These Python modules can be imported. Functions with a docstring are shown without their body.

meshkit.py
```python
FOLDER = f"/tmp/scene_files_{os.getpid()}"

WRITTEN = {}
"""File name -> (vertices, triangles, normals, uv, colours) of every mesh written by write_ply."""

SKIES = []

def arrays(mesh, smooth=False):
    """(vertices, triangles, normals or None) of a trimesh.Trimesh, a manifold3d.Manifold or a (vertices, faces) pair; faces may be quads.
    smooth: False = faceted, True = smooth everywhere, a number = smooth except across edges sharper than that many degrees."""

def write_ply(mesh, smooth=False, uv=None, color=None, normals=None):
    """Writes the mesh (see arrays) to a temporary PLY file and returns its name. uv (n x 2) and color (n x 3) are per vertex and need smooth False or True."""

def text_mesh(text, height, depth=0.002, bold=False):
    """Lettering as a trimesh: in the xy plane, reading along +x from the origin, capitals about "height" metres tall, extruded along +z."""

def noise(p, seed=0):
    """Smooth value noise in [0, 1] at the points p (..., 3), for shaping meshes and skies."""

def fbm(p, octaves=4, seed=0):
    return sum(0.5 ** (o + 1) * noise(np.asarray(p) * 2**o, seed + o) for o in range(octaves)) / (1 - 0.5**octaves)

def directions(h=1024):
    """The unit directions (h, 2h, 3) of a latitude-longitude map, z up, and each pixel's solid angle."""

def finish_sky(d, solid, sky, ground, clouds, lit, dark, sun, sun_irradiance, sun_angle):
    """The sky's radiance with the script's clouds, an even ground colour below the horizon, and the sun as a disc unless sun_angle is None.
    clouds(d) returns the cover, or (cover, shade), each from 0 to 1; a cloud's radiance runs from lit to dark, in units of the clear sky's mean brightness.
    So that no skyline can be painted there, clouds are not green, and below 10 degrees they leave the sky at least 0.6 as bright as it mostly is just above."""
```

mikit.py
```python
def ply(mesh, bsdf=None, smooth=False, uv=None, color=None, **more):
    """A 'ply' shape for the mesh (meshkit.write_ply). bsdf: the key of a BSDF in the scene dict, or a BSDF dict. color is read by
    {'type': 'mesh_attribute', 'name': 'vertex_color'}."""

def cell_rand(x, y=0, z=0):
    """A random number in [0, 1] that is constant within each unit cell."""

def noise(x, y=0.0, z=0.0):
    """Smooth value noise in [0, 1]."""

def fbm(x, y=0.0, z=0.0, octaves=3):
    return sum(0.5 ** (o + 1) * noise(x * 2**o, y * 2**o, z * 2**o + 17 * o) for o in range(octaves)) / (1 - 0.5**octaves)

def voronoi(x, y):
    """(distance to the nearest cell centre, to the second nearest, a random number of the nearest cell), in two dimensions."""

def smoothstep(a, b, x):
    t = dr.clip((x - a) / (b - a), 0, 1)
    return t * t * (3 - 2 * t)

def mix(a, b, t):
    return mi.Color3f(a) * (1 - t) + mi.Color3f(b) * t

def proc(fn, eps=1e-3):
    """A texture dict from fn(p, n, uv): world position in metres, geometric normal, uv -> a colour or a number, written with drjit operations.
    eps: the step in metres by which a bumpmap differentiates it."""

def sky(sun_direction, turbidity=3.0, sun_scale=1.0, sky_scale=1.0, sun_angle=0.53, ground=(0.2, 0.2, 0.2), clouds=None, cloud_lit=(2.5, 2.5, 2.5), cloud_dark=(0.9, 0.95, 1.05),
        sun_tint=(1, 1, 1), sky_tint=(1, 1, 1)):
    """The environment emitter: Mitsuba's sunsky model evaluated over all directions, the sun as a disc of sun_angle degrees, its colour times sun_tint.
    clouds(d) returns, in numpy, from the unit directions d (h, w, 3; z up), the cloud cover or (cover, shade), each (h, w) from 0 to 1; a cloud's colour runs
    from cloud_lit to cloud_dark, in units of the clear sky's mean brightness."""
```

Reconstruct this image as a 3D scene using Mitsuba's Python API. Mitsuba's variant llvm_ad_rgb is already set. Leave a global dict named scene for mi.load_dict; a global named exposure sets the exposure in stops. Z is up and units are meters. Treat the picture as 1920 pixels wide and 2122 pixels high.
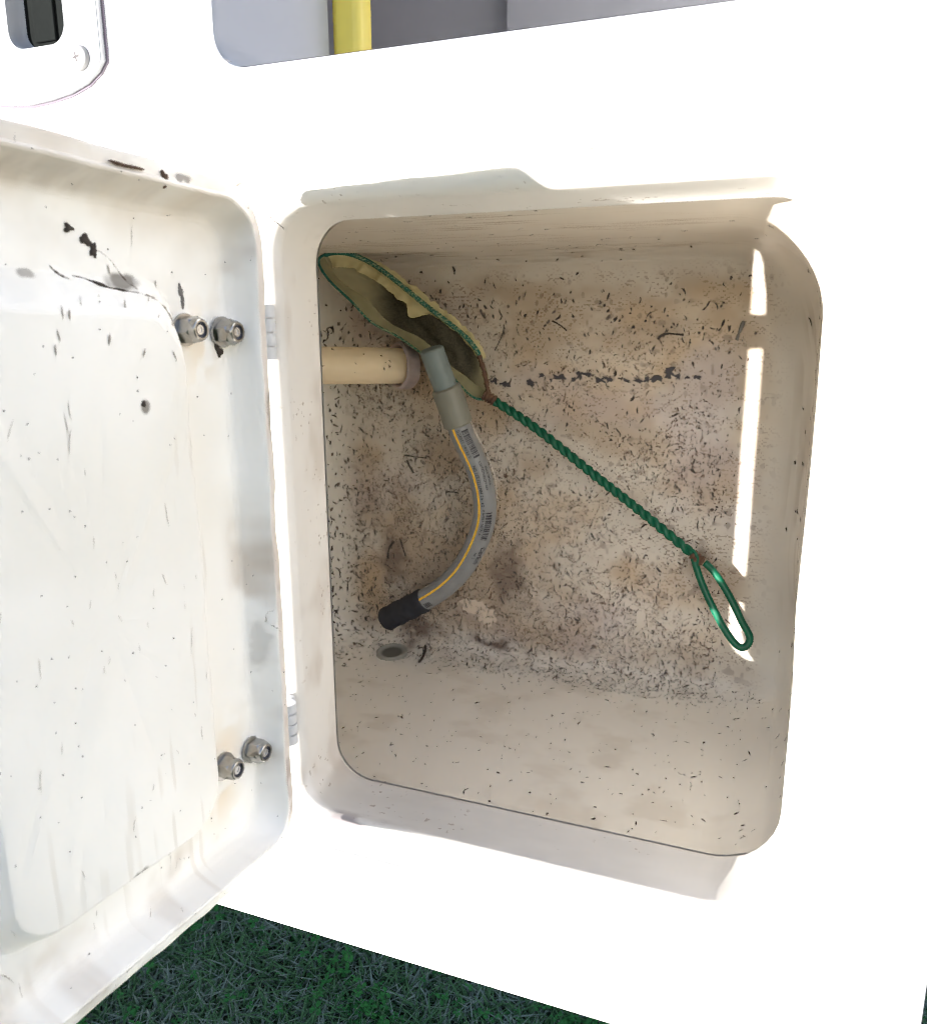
import math, random
import numpy as np
import trimesh, shapely.geometry as sg
import manifold3d as m3
import drjit as dr
import mitsuba as mi
import mikit, meshkit

T = mi.ScalarTransform4f
rng = np.random.default_rng(7)
scene, labels = {'type': 'scene'}, {}

# ------------------------------------------------------------------ camera, sky, exposure
FWD = np.array([-0.36344, 0.90351, -0.22713])
DOWN = np.array([0.07977, -0.21273, -0.97385])
EYE = np.array([0.0, -0.38, 0.0])
scene['camera'] = {'type': 'thinlens', 'aperture_radius': 0.0007, 'focus_distance': 0.66, 'fov': math.degrees(2 * math.atan(960 / 1735.0)), 'fov_axis': 'x', 'near_clip': 0.02, 'far_clip': 400.0,
                   'to_world': T().look_at(origin=EYE.tolist(), target=(EYE + FWD).tolist(), up=(-DOWN).tolist())}
# a low sun from the front left. The camper stands on a lawn that falls by 2 degrees; this script's z is the camper's upright, so the sky is turned by that much.
SUN_EL, SLOPE = math.radians(2.8), 2.0
SUN_H = np.array([-0.5290, -0.8486, 0.0])
SUN = SUN_H * math.cos(SUN_EL) + np.array([0, 0, math.sin(SUN_EL)])
scene['sky'] = mikit.sky(SUN.tolist(), turbidity=1, sun_tint=(0.92, 2.50, 58.8), sky_tint=(0.90, 0.90, 1.25), ground=(0.10, 0.10, 0.09))
scene['sky']['to_world'] = T().rotate([-SUN_H[1], SUN_H[0], 0], SLOPE) @ scene['sky']['to_world']
labels['sky'] = {'kind': 'structure'}
exposure = 5.24


# ------------------------------------------------------------------ helpers
def key(name):
    k, i = name, 1
    while k in scene:
        k, i = f'{name}_{i:03d}', i + 1
    return k


def add(name, mesh, bsdf, smooth=35, **kw):
    k = key(name)
    scene[k] = mikit.ply(mesh, bsdf, smooth=smooth, **kw)
    return k


def say(k, label, cat, group=None, kind=None):
    labels[k] = {'label': label}
    if cat:
        labels[k]['category'] = cat
    if group:
        labels[k]['group'] = group
    if kind:
        labels[k]['kind'] = kind


def rrect(x0, x1, z0, z1, r, nc=8, ns=14):
    """closed loop (x, z) of a rounded rectangle, always 4 * (nc + ns) points; r one radius or four (tr, tl, bl, br)."""
    r = [r] * 4 if np.isscalar(r) else list(r)
    cs = [(x1 - r[0], z1 - r[0], 0), (x0 + r[1], z1 - r[1], 90), (x0 + r[2], z0 + r[2], 180), (x1 - r[3], z0 + r[3], 270)]
    arcs = []
    for (cx, cz, a), rr in zip(cs, r):
        t = np.radians(a + np.linspace(0, 90, nc + 1))
        arcs.append(np.c_[cx + rr * np.cos(t), cz + rr * np.sin(t)])
    pts = []
    for i in range(4):
        a, b = arcs[i], arcs[(i + 1) % 4]
        pts.append(a[:-1])
        s = np.linspace(0, 1, ns + 1)[:-1, None]
        pts.append(a[-1] * (1 - s) + b[0] * s)
    return np.vstack(pts)


def loft(loops, close_last=False):
    """quads between 3-D loops of equal length."""
    n = len(loops[0])
    v = np.vstack(loops)
    f = []
    i = np.arange(n)
    j = (i + 1) % n
    for k in range(len(loops) - 1):
        a, b = k * n, (k + 1) * n
        f.append(np.c_[a + i, a + j, b + j])
        f.append(np.c_[a + i, b + j, b + i])
    if close_last:
        c = len(v)
        v = np.vstack([v, loops[-1].mean(0)])
        a = (len(loops) - 1) * n
        f.append(np.c_[a + i, a + j, np.full(n, c)])
    return trimesh.Trimesh(v, np.vstack(f), process=False)


def at_y(loop, y):
    return np.c_[loop[:, 0], np.full(len(loop), y), loop[:, 1]]


def spline(pts, n):
    from scipy.interpolate import CubicSpline
    p = np.asarray(pts, float)
    d = np.r_[0, np.cumsum(np.linalg.norm(np.diff(p, axis=0), axis=1))]
    return CubicSpline(d / d[-1], p)(np.linspace(0, 1, n))


def frames(c, ref=(0, -1, 0)):
    """tangent, e1 (towards ref), e2 along a curve."""
    t = np.gradient(c, axis=0)
    t /= np.linalg.norm(t, axis=1, keepdims=True)
    ref = np.broadcast_to(np.asarray(ref, float), t.shape)
    e1 = ref - t * (ref * t).sum(1, keepdims=True)
    e1 /= np.linalg.norm(e1, axis=1, keepdims=True)
    return t, e1, np.cross(t, e1)


def tube(c, r, n=12, caps=True, ref=(0, -1, 0)):
    c = np.asarray(c, float)
    r = np.broadcast_to(np.asarray(r, float), (len(c),))
    t, e1, e2 = frames(c, ref)
    a = np.linspace(0, 2 * np.pi, n, endpoint=False)
    loops = [c[i] + r[i] * (np.cos(a)[:, None] * e1[i] + np.sin(a)[:, None] * e2[i]) for i in range(len(c))]
    m = loft(loops)
    if caps:
        v, f = m.vertices, m.faces
        k = len(v)
        i = np.arange(n)
        j = (i + 1) % n
        v = np.vstack([v, c[0], c[-1]])
        b = (len(c) - 1) * n
        f = np.vstack([f, np.c_[j, i, np.full(n, k)], np.c_[b + i, b + j, np.full(n, k + 1)]])
        m = trimesh.Trimesh(v, f, process=False)
    return m


def box(x0, x1, y0, y1, z0, z1, bevel=0.0):
    if bevel <= 0:
        return trimesh.creation.box(bounds=[[x0, y0, z0], [x1, y1, z1]])
    s = m3.Manifold.sphere(bevel, 12)
    pts = [s.translate([x, y, z]) for x in (x0 + bevel, x1 - bevel) for y in (y0 + bevel, y1 - bevel) for z in (z0 + bevel, z1 - bevel)]
    return m3.Manifold.batch_hull(pts)


def tm(man):
    m = man.to_mesh()
    return trimesh.Trimesh(m.vert_properties[:, :3], m.tri_verts, process=False)


def cat(ms):
    return trimesh.util.concatenate(ms)


def wobble(v, amp, freq, seed=0):
    return (meshkit.fbm(np.asarray(v) * freq, 3, seed) - 0.5) * 2 * amp


def sstep(a, b, x):
    t = np.clip((x - a) / (b - a), 0, 1)
    return t * t * (3 - 2 * t)


# ------------------------------------------------------------------ materials
N, F, SS, MX = mikit.noise, mikit.fbm, mikit.smoothstep, mikit.mix


def mat(name, color, rough=0.5, **kw):
    base = {'type': 'rgb', 'value': list(color)} if not callable(color) else mikit.proc(color)
    scene[name] = {'type': 'twosided', 'bsdf': {'type': 'principled', 'base_color': base, 'roughness': rough, **kw}}


def bumped(name, color, bump, rough=0.5, scale=1.0, eps=5e-4, **kw):
    base = {'type': 'rgb', 'value': list(color)} if not callable(color) else mikit.proc(color)
    scene[name] = {'type': 'twosided', 'bsdf': {'type': 'bumpmap', 'arbitrary': mikit.proc(bump, eps), 'scale': scale,
                                                'bsdf': {'type': 'principled', 'base_color': base, 'roughness': rough, **kw}}}


def gelcoat(p, n, uv):
    c = MX((0.83, 0.83, 0.82), (0.79, 0.79, 0.78), F(p.x * 9, p.y * 9, p.z * 9))
    # yellowed dirt in the top right corner of the recess
    g = dr.exp(-dr.square((p.x - 0.014) / 0.012) - dr.square((p.z - 0.066) / 0.010)) * SS(0.35, 0.7, N(p.x * 300, p.y * 60, p.z * 130))
    return MX(c, (0.42, 0.28, 0.12), dr.minimum(g * 0.8, 0.8))


SMEARS_AND_SHADE = [(-0.372, -0.236, 0.020, 0.030, 0.85), (-0.250, -0.243, 0.019, 0.042, 0.85), (-0.263, -0.317, 0.022, 0.008, 1.0), (-0.072, -0.205, 0.011, 0.011, 0.75),
          (-0.350, -0.312, 0.036, 0.014, 0.95), (-0.115, -0.008, 0.035, 0.014, 0.22), (-0.335, -0.262, 0.05, 0.03, 0.25)]  # first entry here paints the shade under the black hose end


def liner(p, n, uv):
    c = MX((0.67, 0.645, 0.59), (0.60, 0.57, 0.51), F(p.x * 12, p.y * 12, p.z * 12))
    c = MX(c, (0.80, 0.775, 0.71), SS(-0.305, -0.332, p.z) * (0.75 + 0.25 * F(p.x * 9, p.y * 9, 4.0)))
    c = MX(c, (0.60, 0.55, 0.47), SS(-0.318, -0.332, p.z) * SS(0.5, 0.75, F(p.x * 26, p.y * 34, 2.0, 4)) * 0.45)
    region = SS(0.325, 0.352, p.y) * SS(0.056, 0.02, p.z) * SS(-0.345, -0.30, p.z) * SS(-0.435, -0.40, p.x) * SS(0.0, -0.045, p.x)
    blot = F(p.x * 22, 3.1, p.z * 22, 4)
    c = MX(c, (0.41, 0.33, 0.25), region * (0.42 + 0.58 * SS(0.35, 0.65, blot)))
    warm = F(p.x * 15 + 5, 9.7, p.z * 15, 3)
    c = MX(c, (0.48, 0.33, 0.18), region * SS(0.48, 0.70, warm) * 0.38)
    cool = F(p.x * 13 + 15, 4.7, p.z * 13 + 3, 3)
    c = MX(c, (0.42, 0.37, 0.40), region * SS(0.55, 0.75, cool) * 0.4)
    fine = SS(0.60, 0.78, N(p.x * 620, p.y * 620, p.z * 620)) * SS(0.3, 0.6, N(p.x * 90, 2.0, p.z * 90))
    c = MX(c, (0.20, 0.13, 0.09), region * fine * 0.6)
    smut = SS(0.64, 0.80, N(p.x * 240, p.y * 200, p.z * 170)) * SS(0.4, 0.62, F(p.x * 35, 8.0, p.z * 35))
    c = MX(c, (0.17, 0.125, 0.10), region * smut * 0.55)
    # streaks of grime drawn along the ceiling and down the right wall
    ceil = SS(0.034, 0.050, p.z) * SS(0.05, 0.08, p.y) * SS(-0.02, -0.08, p.x)
    c = MX(c, (0.54, 0.475, 0.40), SS(0.030, 0.050, p.z) * SS(0.05, 0.09, p.y) * (0.45 + 0.35 * F(p.x * 20, p.y * 20, 5.0)))
    st = SS(0.52, 0.8, N(p.x * 28, p.y * 420, 1.0)) * SS(0.4, 0.65, F(p.x * 16, p.y * 30, 2.0))
    c = MX(c, (0.36, 0.29, 0.22), ceil * st * 0.55)
    rw = SS(-0.012, 0.002, p.x) * SS(0.05, 0.08, p.y) * SS(-0.27, -0.20, p.z) * SS(0.02, -0.01, p.z)
    c = MX(c, (0.50, 0.45, 0.39), SS(-0.035, -0.005, p.x) * SS(0.05, 0.09, p.y) * SS(-0.32, -0.24, p.z) * 0.6)
    sv = SS(0.5, 0.8, N(p.z * 20, p.y * 300, 7.0))
    c = MX(c, (0.42, 0.37, 0.31), rw * sv * 0.6)
    back = SS(0.30, 0.33, p.y)
    rough = F(p.x * 130, 1.0, p.z * 130, 4)
    wx = p.x + 0.022 * (F(p.x * 45, 2.0, p.z * 45, 3) - 0.5)
    wz = p.z + 0.026 * (F(p.x * 45, 6.0, p.z * 45, 3) - 0.5)
    for (x, z, rx, rz, a) in SMEARS_AND_SHADE:
        g = dr.exp(-dr.square((wx - x) / rx) - dr.square((wz - z) / rz))
        c = MX(c, (0.15, 0.11, 0.09), back * a * SS(0.08, 0.95, g * (0.35 + 1.1 * rough)))
    # bare patch where old adhesive came off
    g = dr.exp(-dr.square((p.x + 0.285) / 0.022) - dr.square((p.z + 0.282 + 0.25 * (p.x + 0.285)) / 0.010)) + 0.8 * dr.exp(-dr.square((p.x + 0.272) / 0.009) - dr.square((p.z + 0.292) / 0.014))
    c = MX(c, (0.66, 0.56, 0.45), back * SS(0.50, 0.56, g * (0.5 + 0.9 * N(p.x * 260, 1.0, p.z * 260))) * 0.85)
    return c


def liner_bump(p, n, uv):
    return 0.00035 * F(p.x * 60, p.y * 60, p.z * 60, 3) + 0.00006 * N(p.x * 900, p.y * 900, p.z * 900)


def door_skin(p, n, uv):
    c = MX((0.87, 0.855, 0.82), (0.82, 0.80, 0.75), SS(0.4, 0.7, F(p.y * 14, p.z * 14, 3.3)))
    top = SS(-0.01, 0.045, p.z)
    c = MX(c, (0.60, 0.535, 0.45), SS(0.024, 0.052, p.z) * SS(0.25, 0.6, F(p.y * 26 + 4, p.z * 30, 1.3, 4)) * 0.95)
    c = MX(c, (0.40, 0.35, 0.29), SS(0.044, 0.050, p.z) * SS(0.060, 0.054, p.z) * SS(0.45, 0.75, F(p.y * 60, p.z * 60, 6.3, 4)) * 0.6)
    c = MX(c, (0.62, 0.58, 0.52), top * SS(0.4, 0.75, F(p.y * 40 + 14, p.z * 34, 4.3, 4)) * 0.5)
    edge = dr.maximum(SS(-0.248, -0.262, p.z), SS(-0.05, -0.032, p.y))
    c = MX(c, (0.46, 0.385, 0.31), edge * SS(0.42, 0.75, F(p.y * 45, p.z * 32 + 9, 2.2, 4)) * 0.75)
    hinge = SS(-0.0285, -0.0265, p.y)
    c = MX(c, (0.62, 0.57, 0.53), hinge * (0.5 + 0.4 * F(p.z * 30, 1.0, 2.0)))
    c = MX(c, (0.22, 0.17, 0.15), hinge * SS(-0.20, -0.28, p.z) * SS(0.4, 0.65, F(p.z * 60, p.x * 90, 3.0)) * 0.8)
    # rust bloom round the fastenings
    for (y, z) in ((-0.052, -0.012), (-0.055, -0.222), (-0.063, -0.245)):
        g = dr.exp(-dr.square((p.y - y) / 0.012) - dr.square((p.z - z) / 0.016))
        c = MX(c, (0.66, 0.50, 0.30), 0.45 * g * SS(0.2, 0.6, N(p.y * 150, p.z * 150, 5.0)))
    # black smudges
    for (y, z, ry, rz, a) in ((-0.097, 0.0150, 0.010, 0.0038, 0.85), (-0.142, 0.0165, 0.004, 0.002, 0.6), (-0.1, -0.0365, 0.0028, 0.003, 0.8), (-0.088, -0.2515, 0.009, 0.003, 0.9),
                              (-0.127, -0.245, 0.006, 0.003, 0.7), (-0.020, -0.046, 0.003, 0.012, 0.5), (-0.032, -0.17, 0.003, 0.015, 0.25), (-0.07, 0.0585, 0.006, 0.002, 0.8)):
        g = dr.exp(-dr.square((p.y - y) / ry) - dr.square((p.z - z) / rz))
        c = MX(c, (0.09, 0.075, 0.06), a * SS(0.2, 0.7, g * (0.6 + 0.7 * N(p.y * 400, p.z * 400, 2.0))))
    st = SS(0.72, 0.9, N(p.y * 330, p.z * 34, 8.0)) * SS(0.5, 0.7, F(p.y * 25, p.z * 9, 4.0))
    return MX(c, (0.60, 0.55, 0.48), st * 0.35)


def door_bump(p, n, uv):
    return 0.0006 * F(p.y * 55, p.z * 40, p.x * 55, 3) + 0.00005 * N(p.x * 800, p.y * 800, p.z * 800)


bumped('gelcoat_paint', gelcoat, lambda p, n, uv: 0.0002 * F(p.x * 25, p.y * 25, p.z * 25, 2), rough=0.32)
bumped('liner_paint', liner, liner_bump, rough=0.42)
bumped('door_paint', door_skin, door_bump, rough=0.5)


def frame_skin(p, n, uv):
    c = MX((0.74, 0.725, 0.70), (0.68, 0.66, 0.63), F(p.x * 18, p.y * 18, p.z * 18))
    sill_tone = SS(-0.280, -0.287, p.z) * SS(0.004, 0.012, p.y)  # sill mixed towards a darker grey
    c = MX(c, (0.50, 0.485, 0.455), sill_tone * (0.55 + 0.4 * F(p.x * 30, p.y * 60, 1.0)))
    low = SS(-0.15, -0.225, p.x) * SS(-0.289, -0.293, p.z) * SS(-0.3015, -0.300, p.z) * SS(0.017, 0.009, p.y)
    c = MX(c, (0.20, 0.17, 0.18), low * SS(0.36, 0.60, F(p.x * 60, p.y * 120, p.z * 110, 4)) * 0.8)
    sp = SS(0.80, 0.86, N(p.x * 420, p.y * 420, p.z * 420)) * SS(0.5, 0.65, F(p.x * 40, p.y * 40, p.z * 40))
    c = MX(c, (0.25, 0.20, 0.16), sp * 0.6)
    hs = dr.exp(-dr.square((p.x + 0.262) / 0.008)) * SS(0.45, 0.75, F(p.x * 90, p.y * 40, p.z * 24, 3))
    return MX(c, (0.45, 0.39, 0.34), hs * 0.5)


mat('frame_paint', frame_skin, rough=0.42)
mat('reveal_shaded', lambda p, n, uv: MX((0.47, 0.485, 0.52), (0.44, 0.455, 0.485), F(p.x * 20, p.y * 20, p.z * 20)), rough=0.4)  # white window jamb with its shade painted in as a pale blue grey
mat('zinc_metal', lambda p, n, uv: MX((0.46, 0.455, 0.44), (0.30, 0.285, 0.26), F(p.x * 300, p.y * 300, p.z * 300)), rough=0.24, metallic=1.0)
mat('nylon_dark', (0.035, 0.04, 0.06), rough=0.5)
mat('steel_bright', (0.62, 0.62, 0.62), rough=0.25, metallic=1.0)
mat('hinge_plastic', (0.62, 0.64, 0.67), rough=0.4)
mat('pvc_cream', lambda p, n, uv: MX((0.84, 0.72, 0.52), (0.78, 0.64, 0.43), F(p.x * 40, p.y * 40, p.z * 40)), rough=0.4)
mat('ring_grey', lambda p, n, uv: MX((0.56, 0.48, 0.48), (0.34, 0.27, 0.27), F(p.x * 120, p.y * 120, p.z * 120)), rough=0.6)
mat('pvc_grey_blue', lambda p, n, uv: MX((0.20, 0.25, 0.255), (0.165, 0.21, 0.21), F(p.x * 60, p.y * 60, p.z * 60)), rough=0.45)
mat('pvc_grey', lambda p, n, uv: MX((0.23, 0.235, 0.20), (0.19, 0.195, 0.165), F(p.x * 60, p.y * 60, p.z * 60)), rough=0.42)
mat('hose_grey', lambda p, n, uv: MX((0.25, 0.262, 0.272), (0.21, 0.22, 0.228), F(p.x * 90, p.y * 90, p.z * 90)), rough=0.38)
mat('stripe_yellow', (0.82, 0.50, 0.06), rough=0.4)
mat('print_ink', (0.015, 0.015, 0.025), rough=0.6)
bumped('tape_black', lambda p, n, uv: MX((0.012, 0.014, 0.022), (0.022, 0.025, 0.035), F(p.x * 150, p.y * 150, p.z * 150)), lambda p, n, uv: 0.0006 * N(p.x * 160, p.y * 160, p.z * 160), rough=0.55)
mat('vinyl_green', lambda p, n, uv: MX((0.003, 0.11, 0.055), (0.002, 0.07, 0.038), F(p.x * 130, p.y * 130, p.z * 130)), rough=0.35, specular=0.35)
mat('thread_green', lambda p, n, uv: MX((0.012, 0.11, 0.085), (0.24, 0.30, 0.17), SS(0.50, 0.64, N((p.x + p.z) * 800, (p.x - p.z) * 800, p.y * 300)) * SS(-0.385, -0.375, p.x)), rough=0.8)
mat('rust_tape', lambda p, n, uv: MX((0.045, 0.012, 0.014), (0.15, 0.09, 0.045), F(p.x * 160 + 3, p.y * 200, p.z * 200)), rough=0.7)
mat('debris_dark', (0.045, 0.036, 0.030), rough=0.9)
mat('debris_brown', (0.10, 0.062, 0.042), rough=0.9)
mat('debris_grey', (0.17, 0.16, 0.15), rough=0.9)
mat('debris_pale', (0.34, 0.31, 0.27), rough=0.9)
mat('debris_smut', lambda p, n, uv: MX((0.06, 0.05, 0.045), (0.20, 0.16, 0.135), N(p.x * 900, p.y * 900, p.z * 900)), rough=0.9)
mat('flake_dark', (0.055, 0.05, 0.055), rough=0.8)
mat('yellow_paint', lambda p, n, uv: MX((0.88, 0.72, 0.13), (0.80, 0.64, 0.10), F(p.x * 60, p.y * 60, p.z * 30)), rough=0.3)
mat('cabin_grey', lambda p, n, uv: MX((0.52, 0.52, 0.55), (0.46, 0.46, 0.49), F(p.x * 10, p.y * 10, p.z * 10)), rough=0.6)
mat('pocket_grey', lambda p, n, uv: MX((0.010, 0.0115, 0.011), (0.006, 0.007, 0.007), F(p.x * 120, p.y * 80, p.z * 40)), rough=0.9, specular=0.05)
mat('black_rubber', (0.02, 0.02, 0.022), rough=0.6)
mat('screw_white', (0.22, 0.22, 0.225), rough=0.5)
mat('plate_grey', lambda p, n, uv: MX((0.30, 0.31, 0.33), (0.26, 0.27, 0.29), F(p.x * 60, p.y * 60, p.z * 60)), rough=0.55)
mat('gap_shadow_dark', (0.13, 0.11, 0.14), rough=0.8)
mat('slot_dark', (0.012, 0.006, 0.010), rough=0.6)
scene['net_cloth'] = {'type': 'principledthin', 'base_color': mikit.proc(lambda p, n, uv: MX((0.72, 0.65, 0.38), (0.62, 0.54, 0.29), F(p.x * 130, p.y * 130, p.z * 130))), 'roughness': 0.9, 'diff_trans': 0.5}
scene['net_olive'] = {'type': 'principledthin', 'base_color': mikit.proc(lambda p, n, uv: MX((0.46, 0.43, 0.26), (0.33, 0.32, 0.19), F(p.x * 90, p.y * 90, p.z * 90))), 'roughness': 0.9, 'diff_trans': 0.7}
scene['net_mesh'] = {'type': 'principledthin', 'base_color': mikit.proc(lambda p, n, uv: MX(MX((0.07, 0.066, 0.05), (0.13, 0.12, 0.085), N((p.x + p.z) * 700, (p.x - p.z) * 700, p.y * 300)), (0.40, 0.37, 0.23), dr.maximum(SS(-0.345, -0.375, p.x + 0.02 * F(p.x * 60, p.z * 60, 1.0)), 0.8 * SS(-0.285, -0.272, p.x)))), 'roughness': 0.9, 'diff_trans': 0.35}
scene['clear_film_skin'] = {'type': 'thindielectric', 'int_ior': 1.5}
scene['glass_clear'] = {'type': 'thindielectric', 'int_ior': 1.5}


def soil(p, n, uv):
    c = MX((0.045, 0.07, 0.04), (0.07, 0.085, 0.055), F(p.x * 9, p.y * 9, 0.0, 4))
    return MX(c, (0.045, 0.075, 0.03), SS(1.5, 3.0, dr.sqrt(dr.square(p.x) + dr.square(p.y))) * 0.7)


mat('soil_skin', soil, rough=0.95)
for nm, col in (('grass_blade', (0.10, 0.21, 0.10)), ('clover_leaf', (0.05, 0.20, 0.06)), ('grass_dry', (0.30, 0.37, 0.31))):
    scene[nm] = {'type': 'principledthin', 'base_color': {'type': 'rgb', 'value': list(col)}, 'roughness': 0.6, 'diff_trans': 0.5}

# ------------------------------------------------------------------ ground and grass
GZ = -1.0


def ground_z(x, y):
    far = np.sqrt(x * x + y * y)
    # an unseen bank is added some metres away to block low sun from the grass
    return GZ + 0.62 * np.clip((far - 4.0) / 6.0, 0, 1) ** 2 * (3 - 2 * np.clip((far - 4.0) / 6.0, 0, 1)) + 0.012 * (meshkit.noise(np.c_[x * 3, y * 3, x * 0]) - 0.5)


rr = np.r_[np.linspace(0.1, 3, 18), np.linspace(3.4, 14, 24), [20, 35, 60, 110, 200]]
aa = np.linspace(0, 2 * np.pi, 97)[:-1]
gl = [np.c_[r * np.cos(aa), r * np.sin(aa), ground_z(r * np.cos(aa), r * np.sin(aa))] for r in rr[::-1]]
add('ground', loft(gl, True), 'soil_skin', smooth=True)
labels['ground'] = {'kind': 'structure'}


def blades(n, x0, x1, y0, y1, h, w, seed, lean=0.5, prob=None):
    g = np.random.default_rng(seed)
    x, y = g.uniform(x0, x1, n), g.uniform(y0, y1, n)
    if prob is not None:
        k = g.uniform(size=n) < prob(x, y)
        x, y = x[k], y[k]
    n = len(x)
    z = ground_z(x, y)
    a = g.uniform(0, 2 * np.pi, n)
    L = h * g.uniform(0.5, 1.3, n)
    W = w * g.uniform(0.6, 1.3, n)
    ln = g.uniform(0.1, lean, n) * L
    b = g.uniform(0, 2 * np.pi, n)
    p0, d = np.c_[x, y, z], np.c_[np.cos(b), np.sin(b), 0 * b]
    s = np.c_[np.cos(a), np.sin(a), 0 * a] * W[:, None] / 2
    mid = p0 + d * ln[:, None] * 0.3 + np.c_[0 * L, 0 * L, L * 0.55]
    tip = p0 + d * ln[:, None] + np.c_[0 * L, 0 * L, L]
    v = np.stack([p0 - s, p0 + s, mid - s * 0.8, mid + s * 0.8, tip], 1).reshape(-1, 3)
    o = np.arange(n)[:, None, None] * 5
    f = (np.array([[0, 1, 3], [0, 3, 2], [2, 3, 4]])[None] + o).reshape(-1, 3)
    return trimesh.Trimesh(v, f, process=False)


def leaves(n, x0, x1, y0, y1, seed, prob):
    g = np.random.default_rng(seed)
    x, y = g.uniform(x0, x1, n), g.uniform(y0, y1, n)
    k = g.uniform(size=n) < prob(x, y)
    x, y = x[k], y[k]
    n = len(x)
    z = ground_z(x, y) + g.uniform(0.006, 0.034, n)
    vs, fs = [], []
    base = g.uniform(0, 2 * np.pi, n)
    tilt = g.normal(0, 0.35, (n, 2))
    R = g.uniform(0.0035, 0.0078, n)
    for q in range(3):
        a = base + q * 2.094
        e = np.c_[np.cos(a), np.sin(a), tilt[:, 0] * np.cos(a) + tilt[:, 1] * np.sin(a)]
        s = np.c_[-np.sin(a), np.cos(a), -tilt[:, 0] * np.sin(a) + tilt[:, 1] * np.cos(a)]
        c = np.c_[x, y, z]
        r = R[:, None]
        up = np.array([0, 0, 1.0])
        pts = [c, c + e * r * 0.7 + s * r * 0.55 + up * r * 0.15, c + e * r * 1.35 + s * r * 0.35, c + e * r * 1.25, c + e * r * 1.35 - s * r * 0.35, c + e * r * 0.7 - s * r * 0.55 + up * r * 0.15]
        vs.append(np.stack(pts, 1).reshape(-1, 3))
        o = np.arange(n)[:, None, None] * 6 + q * n * 6
        fs.append((np.array([[0, 1, 3], [1, 2, 3], [0, 3, 5], [3, 4, 5]])[None] + o).reshape(-1, 3))
    return trimesh.Trimesh(np.vstack(vs), np.vstack(fs), process=False)


def thin_out(x, y):
    return np.clip(1.25 - np.maximum(0, np.hypot((x + 0.45) * 0.8, y - 0.5) - 0.7) * 1.0, 0.05, 1)


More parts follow.
